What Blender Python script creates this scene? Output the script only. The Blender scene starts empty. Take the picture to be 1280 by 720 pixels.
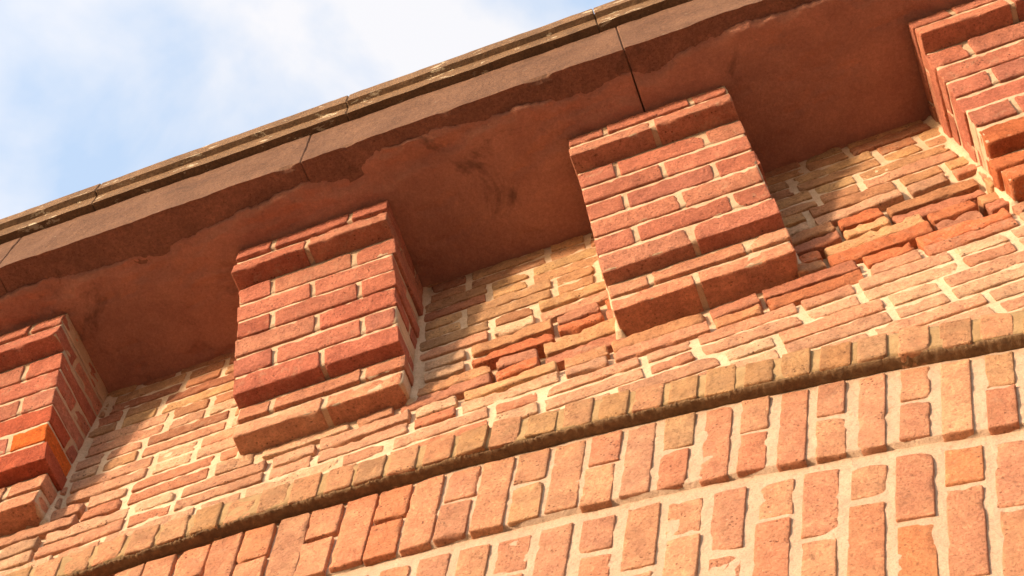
import bpy, math, random
import numpy as np
from mathutils import Matrix, Vector, noise

random.seed(11)
sc = bpy.context.scene
col = sc.collection

# ------------------------------------------------------------------ camera
# Lengths are worked out in units of the camera-to-wall distance (1.45 m); eye height 1.6 m.
S, EYE = 1.45, 1.6
def W(x, y, z):
    return Vector((x * S, y * S, z * S + EYE))

cam_d = bpy.data.cameras.new("camera")
cam_d.sensor_width = 36.0
cam_d.lens = 1884.8 / 1280.0 * 36.0
cam_d.clip_start = 0.05
cam_d.clip_end = 2000.0
cam = bpy.data.objects.new("camera", cam_d)
col.objects.link(cam)
right = Vector((0.94148684, 0.33679091, -0.01320678))
down = Vector((-0.31561813, 0.86719511, -0.38517248))
fwd = Vector((-0.11826974, 0.36680312, 0.9227501))
m = Matrix((right, -down, -fwd)).transposed().to_4x4()
m.translation = Vector((0, 0, EYE))
cam.matrix_world = m
sc.camera = cam

# ------------------------------------------------------------------ light
SUN_TRAVEL = Vector((0.96, 1.0, -0.25)).normalized()
sun_el = math.asin(-SUN_TRAVEL.z)
sun_az = math.atan2(-SUN_TRAVEL.x, -SUN_TRAVEL.y)
world = bpy.data.worlds.new("World")
sc.world = world
world.use_nodes = True
nt = world.node_tree
nt.nodes.clear()
n_out = nt.nodes.new("ShaderNodeOutputWorld")
n_bg = nt.nodes.new("ShaderNodeBackground")
n_bg.inputs["Strength"].default_value = 0.15
n_sky = nt.nodes.new("ShaderNodeTexSky")
n_sky.sky_type = 'NISHITA'
n_sky.sun_disc = False
n_sky.sun_elevation = sun_el
n_sky.sun_rotation = sun_az
n_sky.air_density = 1.0
n_sky.dust_density = 4.0
n_tc = nt.nodes.new("ShaderNodeTexCoord")
n_noise = nt.nodes.new("ShaderNodeTexNoise")
n_noise.inputs["Scale"].default_value = 5.0
n_noise.inputs["Detail"].default_value = 6.0
n_noise.inputs["Roughness"].default_value = 0.5
n_noise.inputs["Distortion"].default_value = 0.35
n_map = nt.nodes.new("ShaderNodeMapping")
n_map.inputs["Location"].default_value = (3.9119, 3.7401, 8.3869)
n_ramp = nt.nodes.new("ShaderNodeValToRGB")
n_ramp.color_ramp.elements[0].position = 0.34
n_ramp.color_ramp.elements[1].position = 0.53
n_mix = nt.nodes.new("ShaderNodeMix")
n_mix.data_type = 'RGBA'
n_mix.inputs["A"].default_value = (2.2, 2.75, 3.55, 1)     # thin bright veil over the blue
n_mix.inputs["B"].default_value = (4.2, 3.95, 3.75, 1)     # sunlit cloud
n_bright = nt.nodes.new("ShaderNodeMix")
n_bright.data_type = 'RGBA'
n_bright.blend_type = 'ADD'
n_bright.inputs["Factor"].default_value = 1.0
nt.links.new(n_tc.outputs["Generated"], n_map.inputs["Vector"])
nt.links.new(n_map.outputs["Vector"], n_noise.inputs["Vector"])
nt.links.new(n_noise.outputs["Fac"], n_ramp.inputs["Fac"])
nt.links.new(n_ramp.outputs["Color"], n_mix.inputs["Factor"])
nt.links.new(n_sky.outputs["Color"], n_bright.inputs["A"])
nt.links.new(n_mix.outputs["Result"], n_bright.inputs["B"])
nt.links.new(n_bright.outputs["Result"], n_bg.inputs["Color"])
nt.links.new(n_bg.outputs["Background"], n_out.inputs["Surface"])

sun_d = bpy.data.lights.new("sun", 'SUN')
sun_d.energy = 4.7
sun_d.angle = math.radians(4.0)
sun_d.color = (1.0, 0.75, 0.53)
sun = bpy.data.objects.new("sun", sun_d)
sun.rotation_euler = (-SUN_TRAVEL).to_track_quat('Z', 'Y').to_euler()
sun.location = (-6, -6, 6)
col.objects.link(sun)

sc.view_settings.view_transform = 'Standard'
sc.view_settings.look = 'None'
sc.view_settings.gamma = 1.0
sc.view_settings.exposure = 0.44
sc.view_settings.use_curve_mapping = False

# ------------------------------------------------------------------ materials
def new_mat(name):
    mt = bpy.data.materials.new(name)
    mt.use_nodes = True
    t = mt.node_tree
    t.nodes.clear()
    out = t.nodes.new("ShaderNodeOutputMaterial")
    b = t.nodes.new("ShaderNodeBsdfPrincipled")
    b.inputs["Roughness"].default_value = 0.92
    b.inputs["Specular IOR Level"].default_value = 0.15
    t.links.new(b.outputs["BSDF"], out.inputs["Surface"])
    return mt, t, b

def noise_n(t, vec, scale, detail=5.0, rough=0.6, dist=0.0):
    n = t.nodes.new("ShaderNodeTexNoise")
    n.inputs["Scale"].default_value = scale
    n.inputs["Detail"].default_value = detail
    n.inputs["Roughness"].default_value = rough
    n.inputs["Distortion"].default_value = dist
    t.links.new(vec, n.inputs["Vector"])
    return n.outputs["Fac"]

def ramp(t, fac, p0, p1, c0=0.0, c1=1.0):
    n = t.nodes.new("ShaderNodeMapRange")
    n.inputs["From Min"].default_value = p0
    n.inputs["From Max"].default_value = p1
    n.inputs["To Min"].default_value = c0
    n.inputs["To Max"].default_value = c1
    t.links.new(fac, n.inputs["Value"])
    return n.outputs["Result"]

def mixc(t, fac, a, b, mode='MIX'):
    n = t.nodes.new("ShaderNodeMix")
    n.data_type = 'RGBA'
    n.blend_type = mode
    for sock, v in (("Factor", fac), ("A", a), ("B", b)):
        if isinstance(v, (int, float)):
            n.inputs[sock].default_value = v
        elif isinstance(v, tuple):
            n.inputs[sock].default_value = v + (1.0,)
        else:
            t.links.new(v, n.inputs[sock])
    return n.outputs["Result"]

def mul(t, a, b):
    n = t.nodes.new("ShaderNodeMath")
    n.operation = 'MULTIPLY'
    for i, v in enumerate((a, b)):
        if isinstance(v, (int, float)):
            n.inputs[i].default_value = v
        else:
            t.links.new(v, n.inputs[i])
    return n.outputs[0]

def world_pos(t):
    return t.nodes.new("ShaderNodeNewGeometry").outputs["Position"]

def bump(t, bsdf, layers):
    prev = None
    for h, strength, dist in layers:
        b = t.nodes.new("ShaderNodeBump")
        b.inputs["Strength"].default_value = strength
        b.inputs["Distance"].default_value = dist
        t.links.new(h, b.inputs["Height"])
        if prev is not None:
            t.links.new(prev, b.inputs["Normal"])
        prev = b.outputs["Normal"]
    t.links.new(prev, bsdf.inputs["Normal"])

def brick_material(name, smear=(0.52, 0.62), smear_amt=0.55, lichen=0.0):
    mt, t, b = new_mat(name)
    pos = world_pos(t)
    oi = t.nodes.new("ShaderNodeObjectInfo")
    oc, rnd = oi.outputs["Color"], oi.outputs["Random"]
    big = noise_n(t, pos, 22.0, 4.0, 0.6)
    fine = noise_n(t, pos, 130.0, 5.0, 0.7)
    grit = noise_n(t, pos, 420.0, 3.0, 0.7)
    c = mixc(t, ramp(t, big, 0.35, 0.68), mixc(t, 1.0, oc, (0.86, 0.79, 0.75), 'MULTIPLY'),
             mixc(t, 1.0, oc, (1.18, 1.14, 1.06), 'MULTIPLY'))
    c = mixc(t, ramp(t, fine, 0.42, 0.66, 0.0, 0.75), c, mixc(t, 1.0, c, (1.38, 1.45, 1.5), 'MULTIPLY'))
    spk = noise_n(t, pos, 210.0, 4.0, 0.8)
    c = mixc(t, ramp(t, spk, 0.54, 0.66, 0.0, 0.6), c, mixc(t, 1.0, c, (0.42, 0.34, 0.30), 'MULTIPLY'))
    # mortar wash and lime left on the faces
    sm = noise_n(t, pos, 38.0, 6.0, 0.68, 0.5)
    c = mixc(t, mul(t, ramp(t, sm, smear[0] - 0.05, smear[1] + 0.1, 0.0, smear_amt), ramp(t, rnd, 0.3, 1.0, 0.1, 1.7)), c, (0.56, 0.38, 0.25))
    gr = noise_n(t, pos, 3.2, 6.0, 0.65, 0.4)
    c = mixc(t, ramp(t, gr, 0.48, 0.72, 0.0, 0.32), c, mixc(t, 1.0, c, (0.62, 0.56, 0.5), 'MULTIPLY'))
    # soot and pits
    so = noise_n(t, pos, 70.0, 5.0, 0.75)
    c = mixc(t, mul(t, ramp(t, so, 0.58, 0.71, 0.0, 0.6), ramp(t, rnd, 0.0, 0.7, 1.2, 0.3)), c, (0.10, 0.045, 0.03))
    if lichen > 0:
        li = noise_n(t, pos, 15.0, 6.0, 0.75, 0.3)
        c = mixc(t, ramp(t, li, 0.47, 0.60, 0.0, lichen), c, (0.42, 0.245, 0.13))
        l2 = noise_n(t, pos, 48.0, 5.0, 0.75, 0.3)
        c = mixc(t, ramp(t, l2, 0.58, 0.66, 0.0, lichen * 0.8), c, (0.10, 0.065, 0.03))
    vor = t.nodes.new("ShaderNodeTexVoronoi")
    vor.inputs["Scale"].default_value = 95.0
    t.links.new(pos, vor.inputs["Vector"])
    holes = mul(t, ramp(t, vor.outputs["Distance"], 0.16, 0.30, 0.8, 0.0), ramp(t, noise_n(t, pos, 26.0, 3.0, 0.6), 0.50, 0.60))
    c = mixc(t, mul(t, holes, ramp(t, rnd, 0.0, 1.0, 0.5, 1.0)), c, (0.09, 0.035, 0.022))
    t.links.new(c, b.inputs["Base Color"])
    pit = ramp(t, vor.outputs["Distance"], 0.0, 0.42)
    pm = ramp(t, noise_n(t, pos, 45.0, 3.0), 0.5, 0.62)
    pitm = mixc(t, pm, (1.0, 1.0, 1.0), pit)
    bump(t, b, [(noise_n(t, pos, 70.0, 7.0, 0.75), 1.0, 0.012), (pitm, 0.6, 0.005), (grit, 0.6, 0.002)])
    return mt

M_BRICK = brick_material("brick_wall_clay", smear=(0.55, 0.66), smear_amt=0.45, lichen=0.12)
M_CORB = brick_material("brick_corbel_clay", smear=(0.58, 0.66), smear_amt=0.45)
M_ARCH = brick_material("brick_arch_clay", smear=(0.57, 0.68), smear_amt=0.40, lichen=0.25)
M_HOOD = brick_material("brick_hood_clay", smear=(0.60, 0.72), smear_amt=0.3, lichen=0.5)

def mortar_material(name, base, dark):
    mt, t, b = new_mat(name)
    pos = world_pos(t)
    c = mixc(t, ramp(t, noise_n(t, pos, 14.0, 5.0, 0.65), 0.35, 0.7), dark, base)
    c = mixc(t, ramp(t, noise_n(t, pos, 120.0, 5.0, 0.75), 0.52, 0.72, 0.0, 0.5), c, mixc(t, 1.0, c, (0.6, 0.52, 0.45), 'MULTIPLY'))
    c = mixc(t, ramp(t, noise_n(t, pos, 330.0, 3.0, 0.8), 0.5, 0.68, 0.0, 0.55), c, mixc(t, 1.0, c, (0.55, 0.5, 0.45), 'MULTIPLY'))
    c = mixc(t, ramp(t, noise_n(t, pos, 33.0, 4.0, 0.7), 0.62, 0.72, 0.0, 0.5), c, (0.36, 0.17, 0.09))
    t.links.new(c, b.inputs["Base Color"])
    bump(t, b, [(noise_n(t, pos, 75.0, 6.0, 0.7), 0.8, 0.006), (noise_n(t, pos, 420.0, 3.0), 0.4, 0.0015)])
    return mt

M_MORT = mortar_material("lime_mortar", (0.74, 0.555, 0.385), (0.58, 0.41, 0.27))
M_MORT_ARCH = mortar_material("lime_mortar_arch", (0.57, 0.41, 0.295), (0.48, 0.335, 0.235))
M_MORT_CORB = mortar_material("lime_mortar_corbel", (0.64, 0.46, 0.31), (0.52, 0.36, 0.235))
M_MORT_HOOD = mortar_material("weathered_mortar_hood", (0.46, 0.32, 0.17), (0.34, 0.22, 0.11))

def moss_shade_material():  # algae brown with the hood's underside shade put into the colour
    mt, t, b = new_mat("algae_and_painted_shade")
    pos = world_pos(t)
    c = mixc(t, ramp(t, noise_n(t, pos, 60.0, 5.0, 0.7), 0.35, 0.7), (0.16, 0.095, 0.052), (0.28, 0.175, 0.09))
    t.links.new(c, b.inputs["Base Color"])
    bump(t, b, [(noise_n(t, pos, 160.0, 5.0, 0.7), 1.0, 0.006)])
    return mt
M_MOSS_SHADE = moss_shade_material()

def stone_material(name, base, dark, lichen, stain=0.6, speck=1.0):
    mt, t, b = new_mat(name)
    pos = world_pos(t)
    c = mixc(t, ramp(t, noise_n(t, pos, 7.0, 6.0, 0.65, 0.3), 0.35, 0.7), dark, base)
    c = mixc(t, ramp(t, noise_n(t, pos, 110.0, 5.0, 0.8), 0.42, 0.66, 0.0, 0.8 * speck), c, mixc(t, 1.0, c, (1.7, 1.65, 1.6), 'MULTIPLY'))
    c = mixc(t, ramp(t, noise_n(t, pos, 190.0, 4.0, 0.8), 0.55, 0.66, 0.0, 0.7 * speck), c, mixc(t, 1.0, c, (0.4, 0.38, 0.36), 'MULTIPLY'))
    c = mixc(t, ramp(t, noise_n(t, pos, 4.5, 5.0, 0.7, 0.6), 0.58, 0.70, 0.0, stain), c, (0.05, 0.03, 0.022))
    if lichen:
        mp = t.nodes.new("ShaderNodeMapping")
        mp.inputs["Scale"].default_value = (0.45, 1.0, 1.0)
        t.links.new(pos, mp.inputs["Vector"])
        li = noise_n(t, mp.outputs["Vector"], 24.0, 6.0, 0.72, 0.4)
        c = mixc(t, ramp(t, li, 0.70 - lichen, 0.735 - lichen, 0.0, 0.85), c, (0.56, 0.47, 0.33))
    t.links.new(c, b.inputs["Base Color"])
    bump(t, b, [(noise_n(t, pos, 30.0, 7.0, 0.7), 0.8, 0.008), (noise_n(t, pos, 260.0, 4.0, 0.7), 0.5, 0.002)])
    return mt

M_FASC = stone_material("sandstone_fascia", (0.165, 0.090, 0.056), (0.112, 0.059, 0.037), 0.03, 0.55)
M_COPE = stone_material("sandstone_coping", (0.21, 0.128, 0.072), (0.13, 0.078, 0.044), 0.115, 0.5)
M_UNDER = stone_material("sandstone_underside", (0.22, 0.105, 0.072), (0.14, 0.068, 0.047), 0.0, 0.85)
M_SOFF = stone_material("red_soffit_render", (0.41, 0.192, 0.132), (0.30, 0.135, 0.094), 0.0, 0.65, 0.5)

def plain_brick_pattern(name):
    mt, t, b = new_mat(name)
    pos = world_pos(t)
    mp = t.nodes.new("ShaderNodeMapping")
    mp.inputs["Rotation"].default_value = (math.radians(90), 0, 0)
    t.links.new(pos, mp.inputs["Vector"])
    br = t.nodes.new("ShaderNodeTexBrick")
    br.inputs["Color1"].default_value = (0.42, 0.19, 0.11, 1)
    br.inputs["Color2"].default_value = (0.34, 0.14, 0.08, 1)
    br.inputs["Mortar"].default_value = (0.58, 0.43, 0.28, 1)
    br.inputs["Scale"].default_value = 1.0
    br.inputs["Brick Width"].default_value = 0.235
    br.inputs["Row Height"].default_value = 0.06
    br.inputs["Mortar Size"].default_value = 0.006
    t.links.new(mp.outputs["Vector"], br.inputs["Vector"])
    c = mixc(t, ramp(t, noise_n(t, pos, 20.0), 0.35, 0.7, 0.0, 0.4), br.outputs["Color"], (0.2, 0.09, 0.05))
    t.links.new(c, b.inputs["Base Color"])
    return mt
M_BODY = plain_brick_pattern("far_brickwork")

def ground_material():
    mt, t, b = new_mat("sandy_paving")
    pos = world_pos(t)
    c = mixc(t, noise_n(t, pos, 1.2, 6.0), (0.16, 0.125, 0.098), (0.22, 0.175, 0.14))
    c = mixc(t, ramp(t, noise_n(t, pos, 60.0, 4.0), 0.4, 0.7, 0.0, 0.5), c, (0.13, 0.10, 0.07))
    t.links.new(c, b.inputs["Base Color"])
    return mt
M_GROUND = ground_material()

# ------------------------------------------------------------------ helpers
def link(name, mesh, mat, parent=None):
    o = bpy.data.objects.new(name, mesh)
    if mat is not None:
        mesh.materials.append(mat)
    if parent is not None:
        o.parent = parent
    col.objects.link(o)
    return o

def mesh_of(name, verts, faces, smooth=True):
    me = bpy.data.meshes.new(name)
    me.from_pydata(verts, [], faces)
    if smooth:
        me.polygons.foreach_set("use_smooth", [True] * len(me.polygons))
    me.update()
    return me

def empty(name, loc, label, cat, group=None, kind="thing"):
    o = bpy.data.objects.new(name, None)
    o.location = loc
    o.empty_display_size = 0.1
    col.objects.link(o)
    o["label"] = label
    o["category"] = cat
    o["kind"] = kind
    if group:
        o["group"] = group
    return o

def child_of(o, parent):
    # parents sit unrotated at a plain location: keep the child's world placement
    o.parent = parent
    o.matrix_parent_inverse = Matrix.Translation(-abs_loc(parent))

def abs_loc(p):
    v = Vector((0, 0, 0))
    while p is not None:
        v += p.location if p.matrix_parent_inverse == Matrix.Identity(4) else p.location + p.matrix_parent_inverse.translation
        p = p.parent
    return v

def box_mesh(name, lo, hi):
    x0, y0, z0 = lo
    x1, y1, z1 = hi
    v = [(x0, y0, z0), (x1, y0, z0), (x1, y1, z0), (x0, y1, z0), (x0, y0, z1), (x1, y0, z1), (x1, y1, z1), (x0, y1, z1)]
    f = [(0, 3, 2, 1), (4, 5, 6, 7), (0, 1, 5, 4), (1, 2, 6, 5), (2, 3, 7, 6), (3, 0, 4, 7)]
    return mesh_of(name, v, f, False)

def stops(length, step):
    a = min(0.0025, length * 0.12)
    b = min(0.008, length * 0.26)
    n = max(1, int(round((length - 2 * b) / step)))
    inner = [b + (length - 2 * b) * i / n for i in range(n + 1)]
    return [0.0, a] + inner + [length - a, length]

def lattice(xs, ys, zs):
    nx, ny, nz = len(xs), len(ys), len(zs)
    idx = {}
    verts = []
    def vid(i, j, k):
        key = (i, j, k)
        if key not in idx:
            idx[key] = len(verts)
            verts.append((xs[i], ys[j], zs[k]))
        return idx[key]
    faces = []
    for i in range(nx - 1):
        for k in range(nz - 1):
            faces.append((vid(i, 0, k), vid(i + 1, 0, k), vid(i + 1, 0, k + 1), vid(i, 0, k + 1)))
            faces.append((vid(i, ny - 1, k), vid(i, ny - 1, k + 1), vid(i + 1, ny - 1, k + 1), vid(i + 1, ny - 1, k)))
        for j in range(ny - 1):
            faces.append((vid(i, j, 0), vid(i, j + 1, 0), vid(i + 1, j + 1, 0), vid(i + 1, j, 0)))
            faces.append((vid(i, j, nz - 1), vid(i + 1, j, nz - 1), vid(i + 1, j + 1, nz - 1), vid(i, j + 1, nz - 1)))
    for j in range(ny - 1):
        for k in range(nz - 1):
            faces.append((vid(0, j, k), vid(0, j, k + 1), vid(0, j + 1, k + 1), vid(0, j + 1, k)))
            faces.append((vid(nx - 1, j, k), vid(nx - 1, j + 1, k), vid(nx - 1, j + 1, k + 1), vid(nx - 1, j, k + 1)))
    return verts, faces

def sstep(a, b, x):
    t = min(1.0, max(0.0, (x - a) / (b - a)))
    return t * t * (3 - 2 * t)

def brick_mesh(L, Dp, H, wear, seed, step=0.014, slant=0.0):
    """Worn brick: centred on x and z, front face at y = 0, running back to y = Dp. wear 0..1."""
    ys = stops(Dp, 0.03)
    xs = stops(L, step)
    zs = stops(H, step)
    verts, faces = lattice(xs, ys, zs)
    hx, hy, hz = L / 2, Dp / 2, H / 2
    off = Vector((seed * 3.17 % 97, seed * 7.31 % 89, seed * 1.93 % 83))
    out = []
    for (x, y, z) in verts:
        p = Vector((x - hx, y - hy, z - hz))
        q = p + off
        n1 = noise.noise(q * 16.0)
        n2 = noise.noise(q * 45.0)
        r = 0.0020 + 0.0030 * wear + (0.0012 + 0.004 * wear) * n1 + 0.0014 * n2
        chip = noise.noise(q * 24.0 + Vector((31, 7, 3)))
        r += sstep(0.26, 0.40, chip) * (0.005 + 0.013 * wear)
        r = min(max(r, 0.0012), 0.45 * min(H, L, Dp))
        c = Vector((min(max(p.x, -hx + r), hx - r), min(max(p.y, -hy + r), hy - r), min(max(p.z, -hz + r), hz - r)))
        v = p - c
        l = v.length
        if l > 1e-9:
            v /= l
            p = c + v * min(l, r)
            a = 0.0016 + 0.0035 * wear
            d = a * noise.noise(q * 28.0) + 0.6 * a * noise.noise(q * 70.0) + (0.0010 + 0.0035 * wear) * noise.noise(q * 7.0)
            w = 0.3 + 0.5 * wear
            p += Vector((v.x * d * w, v.y * d, v.z * d * w))
        out.append((p.x, p.y + hy + slant * (hz - p.z) / H * max(0.0, 1.0 - (p.y + hy) / Dp), p.z))
    return mesh_of("brick", out, faces)

SEED = [0]
def lay_brick(origin, ex, ez, L, Dp, H, wear, color, mat, parent, name="brick", jit=1.0, step=0.012, slant=0.0):
    """origin = centre of the front face; ex along the brick, ez up the brick, front faces -y."""
    SEED[0] += 1
    me = brick_mesh(L, Dp, H, wear, SEED[0], step, slant)
    me.materials.append(mat)
    o = bpy.data.objects.new(name, me)
    col.objects.link(o)
    ey = Vector((0, 1, 0))
    rot = Matrix((ex, ey, ez)).transposed().to_4x4()
    j = (Matrix.Rotation(random.gauss(0, 0.006) * jit, 4, 'Y') @ Matrix.Rotation(random.gauss(0, 0.0014) * jit / L, 4, 'Z')
         @ Matrix.Rotation(random.gauss(0, 0.0014) * jit / H, 4, 'X'))
    mw = Matrix.Translation(origin) @ rot @ j
    o.color = (color[0], color[1], color[2], 1.0)
    o.parent = parent
    o.matrix_parent_inverse = Matrix.Translation(-abs_loc(parent))
    o.matrix_basis = mw
    return o

def vary(c, amt=0.06):
    g = 1 + random.gauss(0, amt)
    h = random.gauss(0, amt * 0.5)
    return (max(0.02, c[0] * g), max(0.02, c[1] * g * (1 + h)), max(0.015, c[2] * g * (1 + 1.3 * h)))

def pick(palette):
    tot = sum(w for w, _ in palette)
    r = random.uniform(0, tot)
    for w, c in palette:
        r -= w
        if r <= 0:
            return vary(c, 0.08)
    return vary(palette[-1][1])

EX, EZ = Vector((1, 0, 0)), Vector((0, 0, 1))

# ------------------------------------------------------------------ ground
g = link("ground", box_mesh("ground", (-300, -300, -0.5), (300, 300, 0.0)), M_GROUND)
g["kind"] = "structure"
g["label"] = "sandy paved ground below the wall"

# ------------------------------------------------------------------ layout (camera-distance units)
SOFF = 2.66
C0 = (-0.88, -2.50)                      # centre of the arch
R_HOOD_T, R_HOOD_B = 4.483, 4.418
R_A_T, R_A_B = 4.409, 4.239
R_B_T, R_B_B = 4.214, 3.867
CORBELS = [(-1.462, -1.158), (-0.802, -0.500), (-0.146, 0.157), (0.496, 0.805)]
COR_Z0 = 2.183

def erosion(x, z):
    e = 0.0
    for cx, cz, rx, rz, a in ((-0.20, 2.255, 0.17, 0.085, 1.0), (-0.33, 2.20, 0.16, 0.05, 0.6), (0.27, 2.27, 0.24, 0.085, 1.1),
                              (0.43, 2.24, 0.12, 0.07, 1.0), (0.05, 2.13, 0.25, 0.04, 0.5), (-0.62, 2.14, 0.2, 0.03, 0.35), (-1.11, 2.16, 0.08, 0.09, 0.5)):
        e += a * math.exp(-(((x - cx) / rx) ** 2 + ((z - cz) / rz) ** 2))
    return min(1.0, e)

# ------------------------------------------------------------------ brick wall
wall = empty("brick_wall", W(-0.2, 1.0, -EYE / S), "weathered orange brick wall face set back between the corbels under the cornice", "wall")
body = link("wall_core", box_mesh("wall_core", (-7.5, 1.045 * S, 0.0), (7.5, 1.045 * S + 0.6, 3.02 * S + EYE)), M_BODY)
child_of(body, wall)

def mortar_depth(x, z):
    """metres behind the brick face plane at (x, z) in units."""
    e = erosion(x, z)
    p = Vector((x * S, 0.0, z * S))
    n = noise.noise(p * 18.0) * 0.0012 + noise.noise(p * 50.0) * 0.0016 + noise.noise(p * 130.0) * 0.0008
    up = sstep(2.25, 2.5, z)
    fil = 0.0
    for cl, cr in CORBELS:
        for xe in (cl, cr):
            if z > COR_Z0:
                fil = max(fil, 1 - sstep(0.004, 0.012, abs(x - xe) + 0.004 * noise.noise(p * 15.0)))
    return 0.0030 - 0.007 * fil + 0.0005 * up + n + e * (1 - fil) * (0.042 + 0.018 * noise.noise(p * 12.0))

def sheet(name, fn, nu, nv, mat, parent):
    verts = [fn(i / nu, j / nv) for j in range(nv + 1) for i in range(nu + 1)]
    faces = [(j * (nu + 1) + i, j * (nu + 1) + i + 1, (j + 1) * (nu + 1) + i + 1, (j + 1) * (nu + 1) + i) for j in range(nv) for i in range(nu)]
    o = link(name, mesh_of(name, verts, faces), mat)
    child_of(o, parent)
    return o

X0, X1 = -1.50, 0.86
def wall_mortar(u, v):
    x = X0 + (X1 - X0) * u
    zb = C0[1] + math.sqrt(4.43 ** 2 - (x - C0[0]) ** 2)
    z = zb + (2.69 - zb) * v
    return tuple(W(x, 1.0, z) + Vector((0, mortar_depth(x, z), 0)))
sheet("mortar", wall_mortar, 460, 130, M_MORT, wall)

PAIR = 0.0825
HEADER, PERIOD = 0.0815, 0.2445
pal_wall_low = [(5, (0.58, 0.326, 0.211)), (3, (0.557, 0.282, 0.177)), (2, (0.626, 0.397, 0.258)), (1.0, (0.534, 0.23, 0.136))]
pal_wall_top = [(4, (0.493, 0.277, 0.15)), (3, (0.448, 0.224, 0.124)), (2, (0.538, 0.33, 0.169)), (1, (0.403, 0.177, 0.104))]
pal_worn = [(3, (0.54, 0.269, 0.142)), (2, (0.575, 0.188, 0.088)), (2, (0.483, 0.213, 0.135)), (2, (0.598, 0.338, 0.176))]
ORANGE = [(-0.33, 2.26, 0.05), (0.345, 2.275, 0.04), (0.455, 2.29, 0.03)]

def tilt(x):
    return 0.028 * (x + 0.45)

for k in range(-1, 13):
    zc = 2.615 - PAIR * k
    start = -0.982 if k % 2 == 0 else -1.096
    n0 = int((X0 - start) / PERIOD) - 2
    joints = []
    for n in range(n0, n0 + 16):
        a = start + n * PERIOD + random.gauss(0, 0.003)
        joints += [a, a + HEADER + random.gauss(0, 0.003)]
    for ja, jb in zip(joints[:-1], joints[1:]):
        for sub in (0, 1):
            xa, xb = ja, jb
            xm = (xa + xb) / 2
            if xb < X0 or xa > X1:
                continue
            za = zc + (0.0 if sub == 0 else -PAIR / 2) + tilt(xm)
            zb = za + PAIR / 2
            if za > SOFF + 0.005:
                continue
            zm = (za + zb) / 2
            # behind a corbel: trimmed or left out
            skip = False
            for cl, cr in CORBELS:
                if zm > COR_Z0 + 0.004:
                    if xa > cl + 0.012 and xb < cr - 0.012:
                        skip = True
                    elif xa < cl < xb:
                        xb = min(xb, cl + 0.012)
                    elif xa < cr < xb:
                        xa = max(xa, cr - 0.012)
            if skip or xb - xa < 0.018:
                continue
            e = erosion(xm, zm)
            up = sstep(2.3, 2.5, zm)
            vj = (0.0125 if e < 0.4 else 0.010) * random.uniform(0.75, 1.2)
            bj = (0.0095 - 0.002 * up) * random.uniform(0.75, 1.2) * (1 - 0.35 * e)
            bx0, bx1 = xa + vj / 2, xb - vj / 2
            bz0, bz1 = za + bj / 2, zb - bj / 2
            rmin = min(math.hypot(xx - C0[0], bz0 - C0[1]) for xx in (bx0, bx1, (bx0 + bx1) / 2))
            if rmin < 4.432:
                bz0 += 4.432 - rmin
            rtop = math.hypot((bx0 + bx1) / 2 - C0[0], bz1 - C0[1])
            if bz1 - bz0 < 0.012 or rtop < 4.475:
                continue
            if random.random() < 0.55 * (e > 0.6) * 0.12:
                continue                       # lost brick
            if e > 0.35:
                c = pick(pal_worn)
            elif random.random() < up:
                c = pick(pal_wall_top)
            else:
                c = pick(pal_wall_low)
            for ox, oz, rr in ORANGE:
                if abs(xm - ox) < rr and abs(zm - oz) < 0.022:
                    c = vary((0.52, 0.165, 0.08), 0.08)
            wear = min(1.0, 0.25 + 0.75 * e + 0.15 * random.random() + 0.2 * up)
            proud = random.gauss(0, 0.0009) + e * random.uniform(-0.005, 0.014)
            o = W((bx0 + bx1) / 2, 1.0, (bz0 + bz1) / 2) + Vector((0, -0.001 + proud, 0))
            ex = Vector((1, 0, 0.028)).normalized()
            ez = Vector((-0.028, 0, 1)).normalized()
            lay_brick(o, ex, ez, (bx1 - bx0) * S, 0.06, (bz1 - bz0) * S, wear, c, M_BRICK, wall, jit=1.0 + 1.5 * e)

# ------------------------------------------------------------------ brick arch: two rings under a projecting hood course
arch = empty("brick_arch", W(-0.3, 1.0, -EYE / S), "curved brick arch of upright bricks below the corbels with wide pale mortar joints", "arch")

def polar(theta, r, y):
    r += 0.0035 * noise.noise(Vector((theta * 34.0, 3.3, 0.7))) + 0.002 * noise.noise(Vector((theta * 90.0, 1.3, 2.7)))
    return W(C0[0] + r * math.sin(theta), y, C0[1] + r * math.cos(theta))

TH0, TH1 = -0.09, 0.375
def ring_bricks(parent, segs, step, phase, cols, y, wear, pal, mat, gap_fn, depth=0.10, radial_gap=0.010, name="brick"):
    for i in range(cols[0], cols[1]):
        ta = phase + i * step
        tm = ta + step / 2
        ez = Vector((math.sin(tm), 0, math.cos(tm)))
        ex = Vector((math.cos(tm), 0, -math.sin(tm)))
        for (r0, r1) in segs(i):
            rm = (r0 + r1) / 2
            gap = gap_fn(tm) * random.uniform(0.85, 1.15)
            wd = rm * step * S - gap
            rr0, rr1 = r0 + random.gauss(0, 0.0015), r1 + random.gauss(0, 0.0015)
            o = polar(tm + random.gauss(0, 0.0003), (rr0 + rr1) / 2, y) + Vector((0, -0.0015 + random.gauss(0, 0.0012), 0))
            lay_brick(o, ex, ez, wd, depth, (rr1 - rr0) * S, wear * random.uniform(0.7, 1.3), pick(pal_arch_l if (pal is pal_arch and r0 > 4.23 and tm < 0.10) else pal), mat, parent, name, 1.2)

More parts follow.
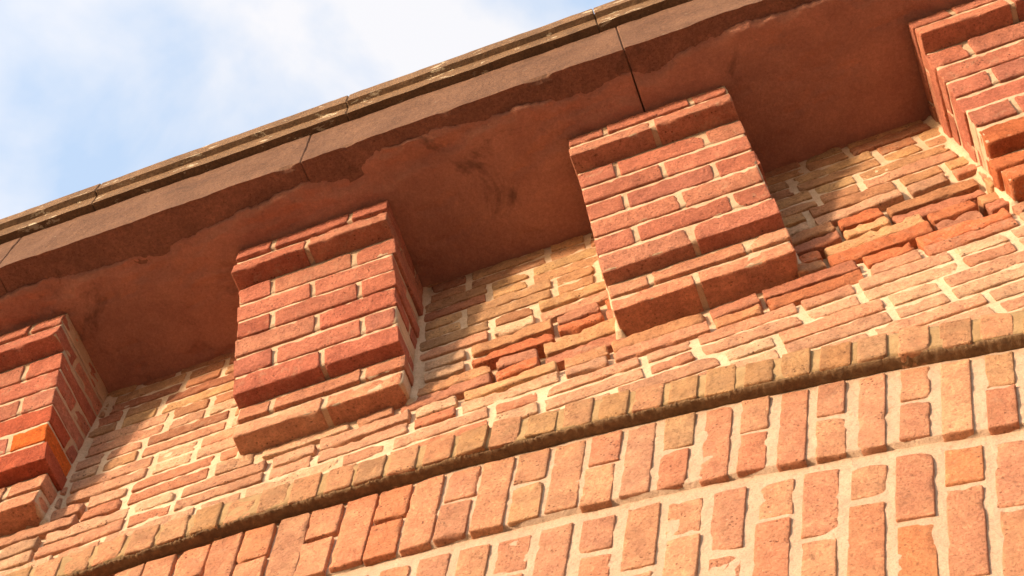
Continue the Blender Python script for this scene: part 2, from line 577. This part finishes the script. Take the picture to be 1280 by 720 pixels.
STEP_A = 0.01204
PH_A = 0.1034
pal_arch = [(5, (0.60, 0.31, 0.185)), (3, (0.57, 0.275, 0.17)), (1, (0.56, 0.33, 0.185)), (1.5, (0.57, 0.29, 0.185)), (0.8, (0.64, 0.275, 0.135))]
pal_arch_l = [(4, (0.61, 0.275, 0.16)), (2, (0.62, 0.255, 0.135)), (2, (0.54, 0.272, 0.165))]
pal_hood = [(3, (0.48, 0.265, 0.15)), (3, (0.52, 0.27, 0.155)), (2, (0.44, 0.25, 0.125))]
MID_A = (R_A_T + R_A_B) / 2 + 0.004

def ring_mortar(name, r0, r1, y, nr, ntheta, mat, recess):
    def fn(u, v):
        th = TH0 + (TH1 - TH0) * u
        r = r0 + (r1 - r0) * v
        p = polar(th, r, y)
        q = Vector((p.x, 0, p.z))
        n = noise.noise(q * 16.0) * 0.0016 + noise.noise(q * 45.0) * 0.0013 + noise.noise(q * 120.0) * 0.0007
        return tuple(p + Vector((0, recess(th, r) + n, 0)))
    return sheet(name, fn, ntheta, nr, mat, arch)

def rec_a(th, r):
    left = 1 - sstep(0.075, 0.105, th)
    return 0.0016 + 0.008 * left + 0.019 * (1 - sstep(4.2375, 4.2405, r))
ringA = ring_mortar("arch_ring", 4.222, 4.432, 0.9905, 70, 420, M_MORT_ARCH, rec_a)
def seg_a(i):
    if i % 2 == 0:
        return [(R_A_B, MID_A - 0.004), (MID_A + 0.004, R_A_T)]
    return [(R_A_B, R_A_T)]
def gap_a(t):
    return 0.006 + 0.0165 * sstep(0.07, 0.26, t)
ncl = int((PH_A - TH0) / STEP_A)
ring_bricks(ringA, seg_a, STEP_A, PH_A, (-ncl, int((TH1 - PH_A) / STEP_A)), 0.990, 0.2, pal_arch, M_ARCH, gap_a)

STEP_B = 0.0136
PH_B = 0.2332
def rec_b(th, r):
    return 0.0014
ringB = ring_mortar("arch_ring", R_B_B - 0.03, 4.238, 0.9995, 60, 420, M_MORT_ARCH, rec_b)
def seg_b(i):
    f = 0.163
    h = 0.071
    if i % 2 == 0:
        a = R_B_T
        return [(a - h, a), (a - h - 0.010 - f, a - h - 0.010), (a - 2 * h - 0.020 - f, a - h - 0.020 - f)]
    a = R_B_T + 0.003
    return [(a - f * 0.80, a), (a - f * 0.80 - 0.010 - f, a - f * 0.80 - 0.010)]
ring_bricks(ringB, seg_b, STEP_B, PH_B, (-int((PH_B - TH0) / STEP_B), int((TH1 - PH_B) / STEP_B)), 0.9990, 0.18, pal_arch, M_ARCH, lambda t: 0.019)

# hood: projecting header course, its underside overhanging ring A
HOOD_Y = 0.970
def hood_core():
    verts, faces = [], []
    n = 420
    prof = [(HOOD_Y, R_HOOD_B + 0.003), (HOOD_Y, R_HOOD_T - 0.003), (1.03, R_HOOD_T - 0.003), (1.03, R_HOOD_B + 0.004)]
    dense = []
    for a, b in zip(prof, prof[1:] + prof[:1]):
        m_ = 6 if a[0] == b[0] else 3
        for s in range(m_):
            dense.append((a[0] + (b[0] - a[0]) * s / m_, a[1] + (b[1] - a[1]) * s / m_))
    k = len(dense)
    for i in range(n + 1):
        th = TH0 + (TH1 - TH0) * i / n
        for (y, r) in dense:
            p = polar(th, r, y)
            nz = noise.noise(p * 20.0) * 0.0015 + noise.noise(p * 60.0) * 0.0012
            verts.append(tuple(p + Vector((0, 0.0025 + nz, nz))))
    for i in range(n):
        for j in range(k):
            faces.append((i * k + j, i * k + (j + 1) % k, (i + 1) * k + (j + 1) % k, (i + 1) * k + j))
    o = link("hood_course", mesh_of("hood_course", verts, faces), M_MORT_HOOD)
    child_of(o, arch)
    return o
hood = hood_core()
STEP_H = 0.0119
ring_bricks(hood, lambda i: [(R_HOOD_B, R_HOOD_T)], STEP_H, PH_A + 0.003, (-int((PH_A - TH0) / STEP_H), int((TH1 - PH_A) / STEP_H)), HOOD_Y, 0.3, pal_hood, M_HOOD,
            lambda t: 0.012 + 0.006 * sstep(0.12, 0.26, t), depth=0.09)

def moss_shade_strip():
    # dark algae crust that also paints the underside shade of the hood course
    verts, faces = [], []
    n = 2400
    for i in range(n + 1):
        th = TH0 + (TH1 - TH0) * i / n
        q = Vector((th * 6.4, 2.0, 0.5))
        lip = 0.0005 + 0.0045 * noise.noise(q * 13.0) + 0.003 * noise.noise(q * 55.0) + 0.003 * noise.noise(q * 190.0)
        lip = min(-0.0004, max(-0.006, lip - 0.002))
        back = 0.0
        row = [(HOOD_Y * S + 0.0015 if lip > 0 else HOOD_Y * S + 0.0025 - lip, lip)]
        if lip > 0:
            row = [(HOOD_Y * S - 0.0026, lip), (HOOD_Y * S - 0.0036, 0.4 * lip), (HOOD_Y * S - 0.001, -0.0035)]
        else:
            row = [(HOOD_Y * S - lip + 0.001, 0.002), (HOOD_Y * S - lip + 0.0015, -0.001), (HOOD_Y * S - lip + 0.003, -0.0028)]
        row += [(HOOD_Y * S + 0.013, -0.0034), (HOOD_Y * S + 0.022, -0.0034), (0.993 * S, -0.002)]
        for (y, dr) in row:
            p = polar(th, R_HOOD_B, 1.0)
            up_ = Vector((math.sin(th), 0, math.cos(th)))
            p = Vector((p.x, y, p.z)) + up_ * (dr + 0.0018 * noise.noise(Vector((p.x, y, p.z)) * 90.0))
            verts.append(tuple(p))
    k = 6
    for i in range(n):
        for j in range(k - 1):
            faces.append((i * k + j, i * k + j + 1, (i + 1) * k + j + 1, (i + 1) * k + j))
    o = link("moss_shade_crust", mesh_of("moss_shade_crust", verts, faces), M_MOSS_SHADE)
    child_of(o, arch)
moss_shade_strip()

# ------------------------------------------------------------------ corbels
CP = (SOFF - COR_Z0) / 10
FRONT = [0.960, 0.956, 0.918, 0.905, 0.892, 0.878, 0.865, 0.852, 0.815, 0.813]
pal_corb = [(4, (0.48, 0.182, 0.12)), (3, (0.46, 0.162, 0.108)), (2, (0.52, 0.22, 0.142)), (1, (0.44, 0.17, 0.12))]
pal_corb_base = [(3, (0.552, 0.275, 0.169)), (2, (0.517, 0.225, 0.135))]
labels = [
    "stepped brick corbel cut off by the frame edge, with one vivid orange brick",
    "stepped red brick corbel with its shaded plain side facing the middle gap",
    "stepped red brick corbel under the cracked joint of the stone fascia",
    "brick corbel beside the most eroded patch of wall, its sunlit side showing stepped edges",
]
for ci, (cl, cr) in enumerate(CORBELS):
    root = empty("brick_corbel", W((cl + cr) / 2, 1.0, COR_Z0), labels[ci], "corbel", "brick corbels carrying the stone cornice")
    ml, mf = [], []
    wdt = cr - cl
    for c in range(10):
        z0 = COR_Z0 + CP * c + random.gauss(0, 0.0008)
        z1 = COR_Z0 + CP * (c + 1)
        yf = FRONT[c] + random.gauss(0, 0.001)
        slant = 0.0175 if 2 <= c <= 7 else 0.0
        # bed and core
        RC = 0.0020 if 2 <= c <= 7 else 0.0045
        xs = [(cl + wdt * s / 36) * S for s in range(37)]
        ys = [(yf * S + RC) + (1.03 * S - yf * S - RC) * s / 8 for s in range(9)]
        zt = z1 * S + 0.0105 if c < 9 else SOFF * S + 0.006
        zs = [(z0 * S + 0.0105) + (zt - z0 * S - 0.0105) * s / 5 for s in range(6)]
        vv, ff = lattice(xs, ys, zs)
        base = len(ml)
        for p in vv:
            p = Vector(p)
            n = noise.noise_vector(p * 24.0) * 0.0018 + noise.noise_vector(p * 70.0) * 0.0013
            p.y += slant * (zs[-1] - p.z) / (zs[-1] - zs[0]) * (1 - (p.y - ys[0]) / (ys[-1] - ys[0]))
            side = 0.003 if abs(p.x - xs[0]) < 1e-6 else (-0.003 if abs(p.x - xs[-1]) < 1e-6 else 0.0)
            ml.append((p.x + side + n.x, p.y + n.y, p.z + EYE + 0.6 * n.z))
        mf += [tuple(i + base for i in f) for f in ff]
        two = c % 2 == 0
        jt = 0.0095
        depth = (1.0 - yf) * S
        hb = CP * S - 0.0130 * random.uniform(0.85, 1.15)
        zc = (z0 + z1) / 2
        if two:
            mid = (cl + cr) / 2 + random.gauss(0.0, 0.008)
            spans = [(cl, mid - jt / 2, 's'), (mid + jt / 2, cr, 's')]
        else:
            a = cl + wdt * (0.235 + random.gauss(0, 0.012))
            b = cr - wdt * (0.235 + random.gauss(0, 0.012))
            spans = [(cl, a - jt / 2, 'h'), (a + jt / 2, b - jt / 2, 's'), (b + jt / 2, cr, 'h')]
        for xa, xb, kind in spans:
            edge = random.gauss(0, 0.0022)
            if xa == cl:
                xa += edge
            if xb == cr:
                xb += edge
            colr = pick(pal_corb if c > 1 else pal_corb_base)
            wear = 0.15 + 0.25 * random.random() + (0.25 if c < 2 else 0)
            if ci == 0 and c == 3 and kind == 'h' and xb > cr - 0.02:
                colr = (0.62, 0.15, 0.03)
            if ci == 0 and c in (2, 4) and xb > cr - 0.02:
                colr = (0.44, 0.11, 0.06)
            if ci == 3 and c in (0, 1, 2) and xa < cl + 0.02:
                colr, wear = vary((0.52, 0.17, 0.075), 0.05), 0.8
            off = random.gauss(0, 0.0010)
            if ci == 0 and c == 0:
                wear = 0.8
                if xa < cl + 0.05:
                    continue                        # lost brick, only its neighbour is left
            d = depth + 0.02
            rear = None
            if kind == 's' and depth > 0.15:
                d = 0.105
                rear = depth - 0.105 - 0.012 + 0.02
            elif kind == 'h' and depth > 0.245:
                d = 0.215
                rear = depth - 0.215 - 0.012 + 0.02
            o = W((xa + xb) / 2, yf, zc) + Vector((0, off, 0))
            lay_brick(o, EX, EZ, (xb - xa) * S, d, hb, wear, colr, M_CORB, root, jit=0.5, slant=slant)
            if rear and (kind == 's') and two or (rear and kind == 'h'):
                o2 = W((xa + xb) / 2, yf, zc) + Vector((0, off + d + 0.012, 0))
                lay_brick(o2, EX, EZ, (xb - xa) * S - 0.002, rear, hb, wear, pick(pal_corb), M_CORB, root, jit=0.6)
    mo = link("mortar", mesh_of("mortar", ml, mf), M_MORT_CORB)
    child_of(mo, root)

# ------------------------------------------------------------------ stone cornice
corn = empty("stone_cornice", W(-0.2, 0.7, SOFF), "brown sandstone cornice with plain fascia and lichened moulded top edge against the sky", "cornice")

def extrude(name, prof, x0, x1, mat, amp, seed, step=0.02, chip=0.0):
    """closed (y, z) profile in units, swept along x (units); noise in metres; ends capped."""
    pts = []
    for a, b in zip(prof, prof[1:] + prof[:1]):
        ln = math.hypot(b[0] - a[0], b[1] - a[1]) * S
        n = max(1, int(ln / step))
        cand = [0.0] + ([0.004 / ln] if ln > 0.02 else []) + [i / n for i in range(1, n)] + ([1 - 0.004 / ln] if ln > 0.02 else [])
        for t in sorted(set(cand)):
            pts.append((a[0] + (b[0] - a[0]) * t, a[1] + (b[1] - a[1]) * t))
    k = len(pts)
    L = (x1 - x0) * S
    n = max(2, int(L / step))
    sx = [0.0, 0.003] + [L * i / n for i in range(1, n)] + [L - 0.003, L]
    cy = sum(p[0] for p in prof) / len(prof)
    cz = sum(p[1] for p in prof) / len(prof)
    verts = []
    off = Vector((seed * 5.3, seed * 2.7, seed))
    for i, xx in enumerate(sx):
        end = i in (0, len(sx) - 1)
        for (y, z) in pts:
            p = W(x0, y, z)
            p.x += xx
            v = noise.noise_vector((p + off) * 9.0) * amp + noise.noise_vector((p + off) * 30.0) * amp * 0.6 + noise.noise_vector((p + off) * 80.0) * amp * 0.3
            p += Vector((0, v.y, v.z))
            if chip and abs(y - prof[0][0]) < 0.012 and abs(z - prof[0][1]) < 0.012:
                cn = noise.noise(Vector((p.x * 11, seed * 4.0, 0))) + 0.5 * noise.noise(Vector((p.x * 37, seed, 2)))
                near = 1 - max(abs(y - prof[0][0]), abs(z - prof[0][1])) / 0.012
                p += Vector((0, 1, 0.7)) * chip * (0.15 + 2.2 * sstep(0.25, 0.6, cn)) * near
            if end:
                p += Vector((0, (cy - y) * S, (cz - z) * S)).normalized() * 0.0028
            verts.append(tuple(p))
    faces = []
    for i in range(len(sx) - 1):
        for j in range(k):
            faces.append((i * k + j, (i + 1) * k + j, (i + 1) * k + (j + 1) % k, i * k + (j + 1) % k))
    faces.append(tuple(range(k)))
    faces.append(tuple(reversed([(len(sx) - 1) * k + j for j in range(k)])))
    o = link(name, mesh_of(name, verts, faces, False), mat)
    me = o.data
    child_of(o, corn)
    return o

F_PROF = [(0.690, SOFF + 0.012), (1.06, SOFF + 0.018), (1.06, 2.855), (0.697, 2.855), (0.691, 2.848)]
for i, x in enumerate([-2.51, -1.885, -1.254, -0.626, 0.004, 0.634, 1.264, 1.894]):
    nxt = [-1.885, -1.254, -0.626, 0.004, 0.634, 1.264, 1.894, 2.52][i]
    fo = extrude("fascia_stone", F_PROF, x + 0.0006, nxt - 0.0006, M_FASC, 0.0028, i + 3, 0.016, 0.003)
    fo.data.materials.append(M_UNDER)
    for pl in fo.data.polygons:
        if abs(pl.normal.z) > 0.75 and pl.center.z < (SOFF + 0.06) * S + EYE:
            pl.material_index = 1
K_PROF = [(0.6765, 2.858), (1.08, 2.858), (1.08, 2.962), (0.672, 2.964), (0.6665, 2.958), (0.6655, 2.908), (0.6765, 2.904), (0.6768, 2.897)]
cj = [-2.68, -2.16, -1.63, -1.095, -0.547, -0.028, 0.50, 1.03, 1.56, 2.10, 2.62]
for i in range(len(cj) - 1):
    extrude("coping_stone", K_PROF, cj[i] + 0.0007, cj[i + 1] - 0.0007, M_COPE, 0.0015, i + 40)

bed = [(0.705, 2.70), (1.05, 2.70), (1.05, 2.945), (0.676, 2.945), (0.676, 2.918), (0.686, 2.91), (0.686, 2.866), (0.705, 2.862)]
o = extrude("bedding_mortar", bed, -2.5, 2.5, M_MORT_HOOD, 0.001, 90, 0.06)

# soffit render: smooth red-brown coat under each slab, broken off raggedly behind the fascia
RAG = [(-2.51, 0.75), (-1.217, 0.747), (-1.025, 0.765), (-0.839, 0.755), (-0.66, 0.735), (-0.569, 0.727), (-0.377, 0.723), (-0.226, 0.737), (-0.134, 0.739), (0.08, 0.737), (0.203, 0.727), (2.52, 0.74)]
def rag(x):
    for (xa, ya), (xb, yb) in zip(RAG[:-1], RAG[1:]):
        if xa <= x <= xb:
            return ya + (yb - ya) * (x - xa) / (xb - xa)
    return 0.74
def soffit(x0, x1, seed):
    nx = int((x1 - x0) * S / 0.007)
    ts = [0, 0.004, 0.012] + [0.02 + 0.98 * i / 54 for i in range(55)]
    verts, faces = [], []
    for i in range(nx + 1):
        x = x0 + (x1 - x0) * i / nx
        q = Vector((x * S, seed * 3.1, 0.0))
        fy = rag(x) - 0.006 + 0.006 * noise.noise(q * 7.0) + 0.004 * noise.noise(q * 26.0) + 0.0035 * noise.noise(q * 80.0) + 0.002 * noise.noise(q * 190.0)
        verts.append(tuple(W(x, fy - 0.002 + 0.002 * noise.noise(q * 50.0), SOFF + 0.022)))
        for t in ts:
            y = fy + (1.03 - fy) * t
            p = W(x, y, SOFF)
            fade = sstep(-0.1, 0.35, noise.noise(Vector((x * S * 3.3, seed * 2.0, 5.0))))
            lip = math.exp(-t / 0.008) * 0.010 + math.exp(-t / 0.09) * (0.002 + 0.022 * fade)
            fl = noise.noise(Vector((p.x * 5, p.y * 16, seed * 1.7))) + 0.45 * noise.noise(Vector((p.x * 17, p.y * 40, seed))) + 0.9 * math.exp(-t / 0.22) - 0.35
            lay = 0.0045 * sum(sstep(th_, th_ + 0.06, fl) for th_ in (0.15, 0.42, 0.7))
            nz = noise.noise(p * 7.0) * 0.0022 + noise.noise(p * 28.0) * 0.0012 + lay
            verts.append((p.x, p.y + (0.004 * noise.noise(p * 40.0) if t < 0.05 else 0), p.z + lip * (0.8 + 0.6 * noise.noise(p * 22.0)) + nz))
    k = len(ts) + 1
    for i in range(nx):
        for j in range(k - 1):
            faces.append((i * k + j, i * k + j + 1, (i + 1) * k + j + 1, (i + 1) * k + j))
    o = link("soffit_render", mesh_of("soffit_render", verts, faces), M_SOFF)
    child_of(o, corn)
sj = [-1.885, 0.004, 1.264]
for i in range(len(sj) - 1):
    soffit(sj[i] + 0.0015, sj[i + 1] - 0.0015, i + 1)
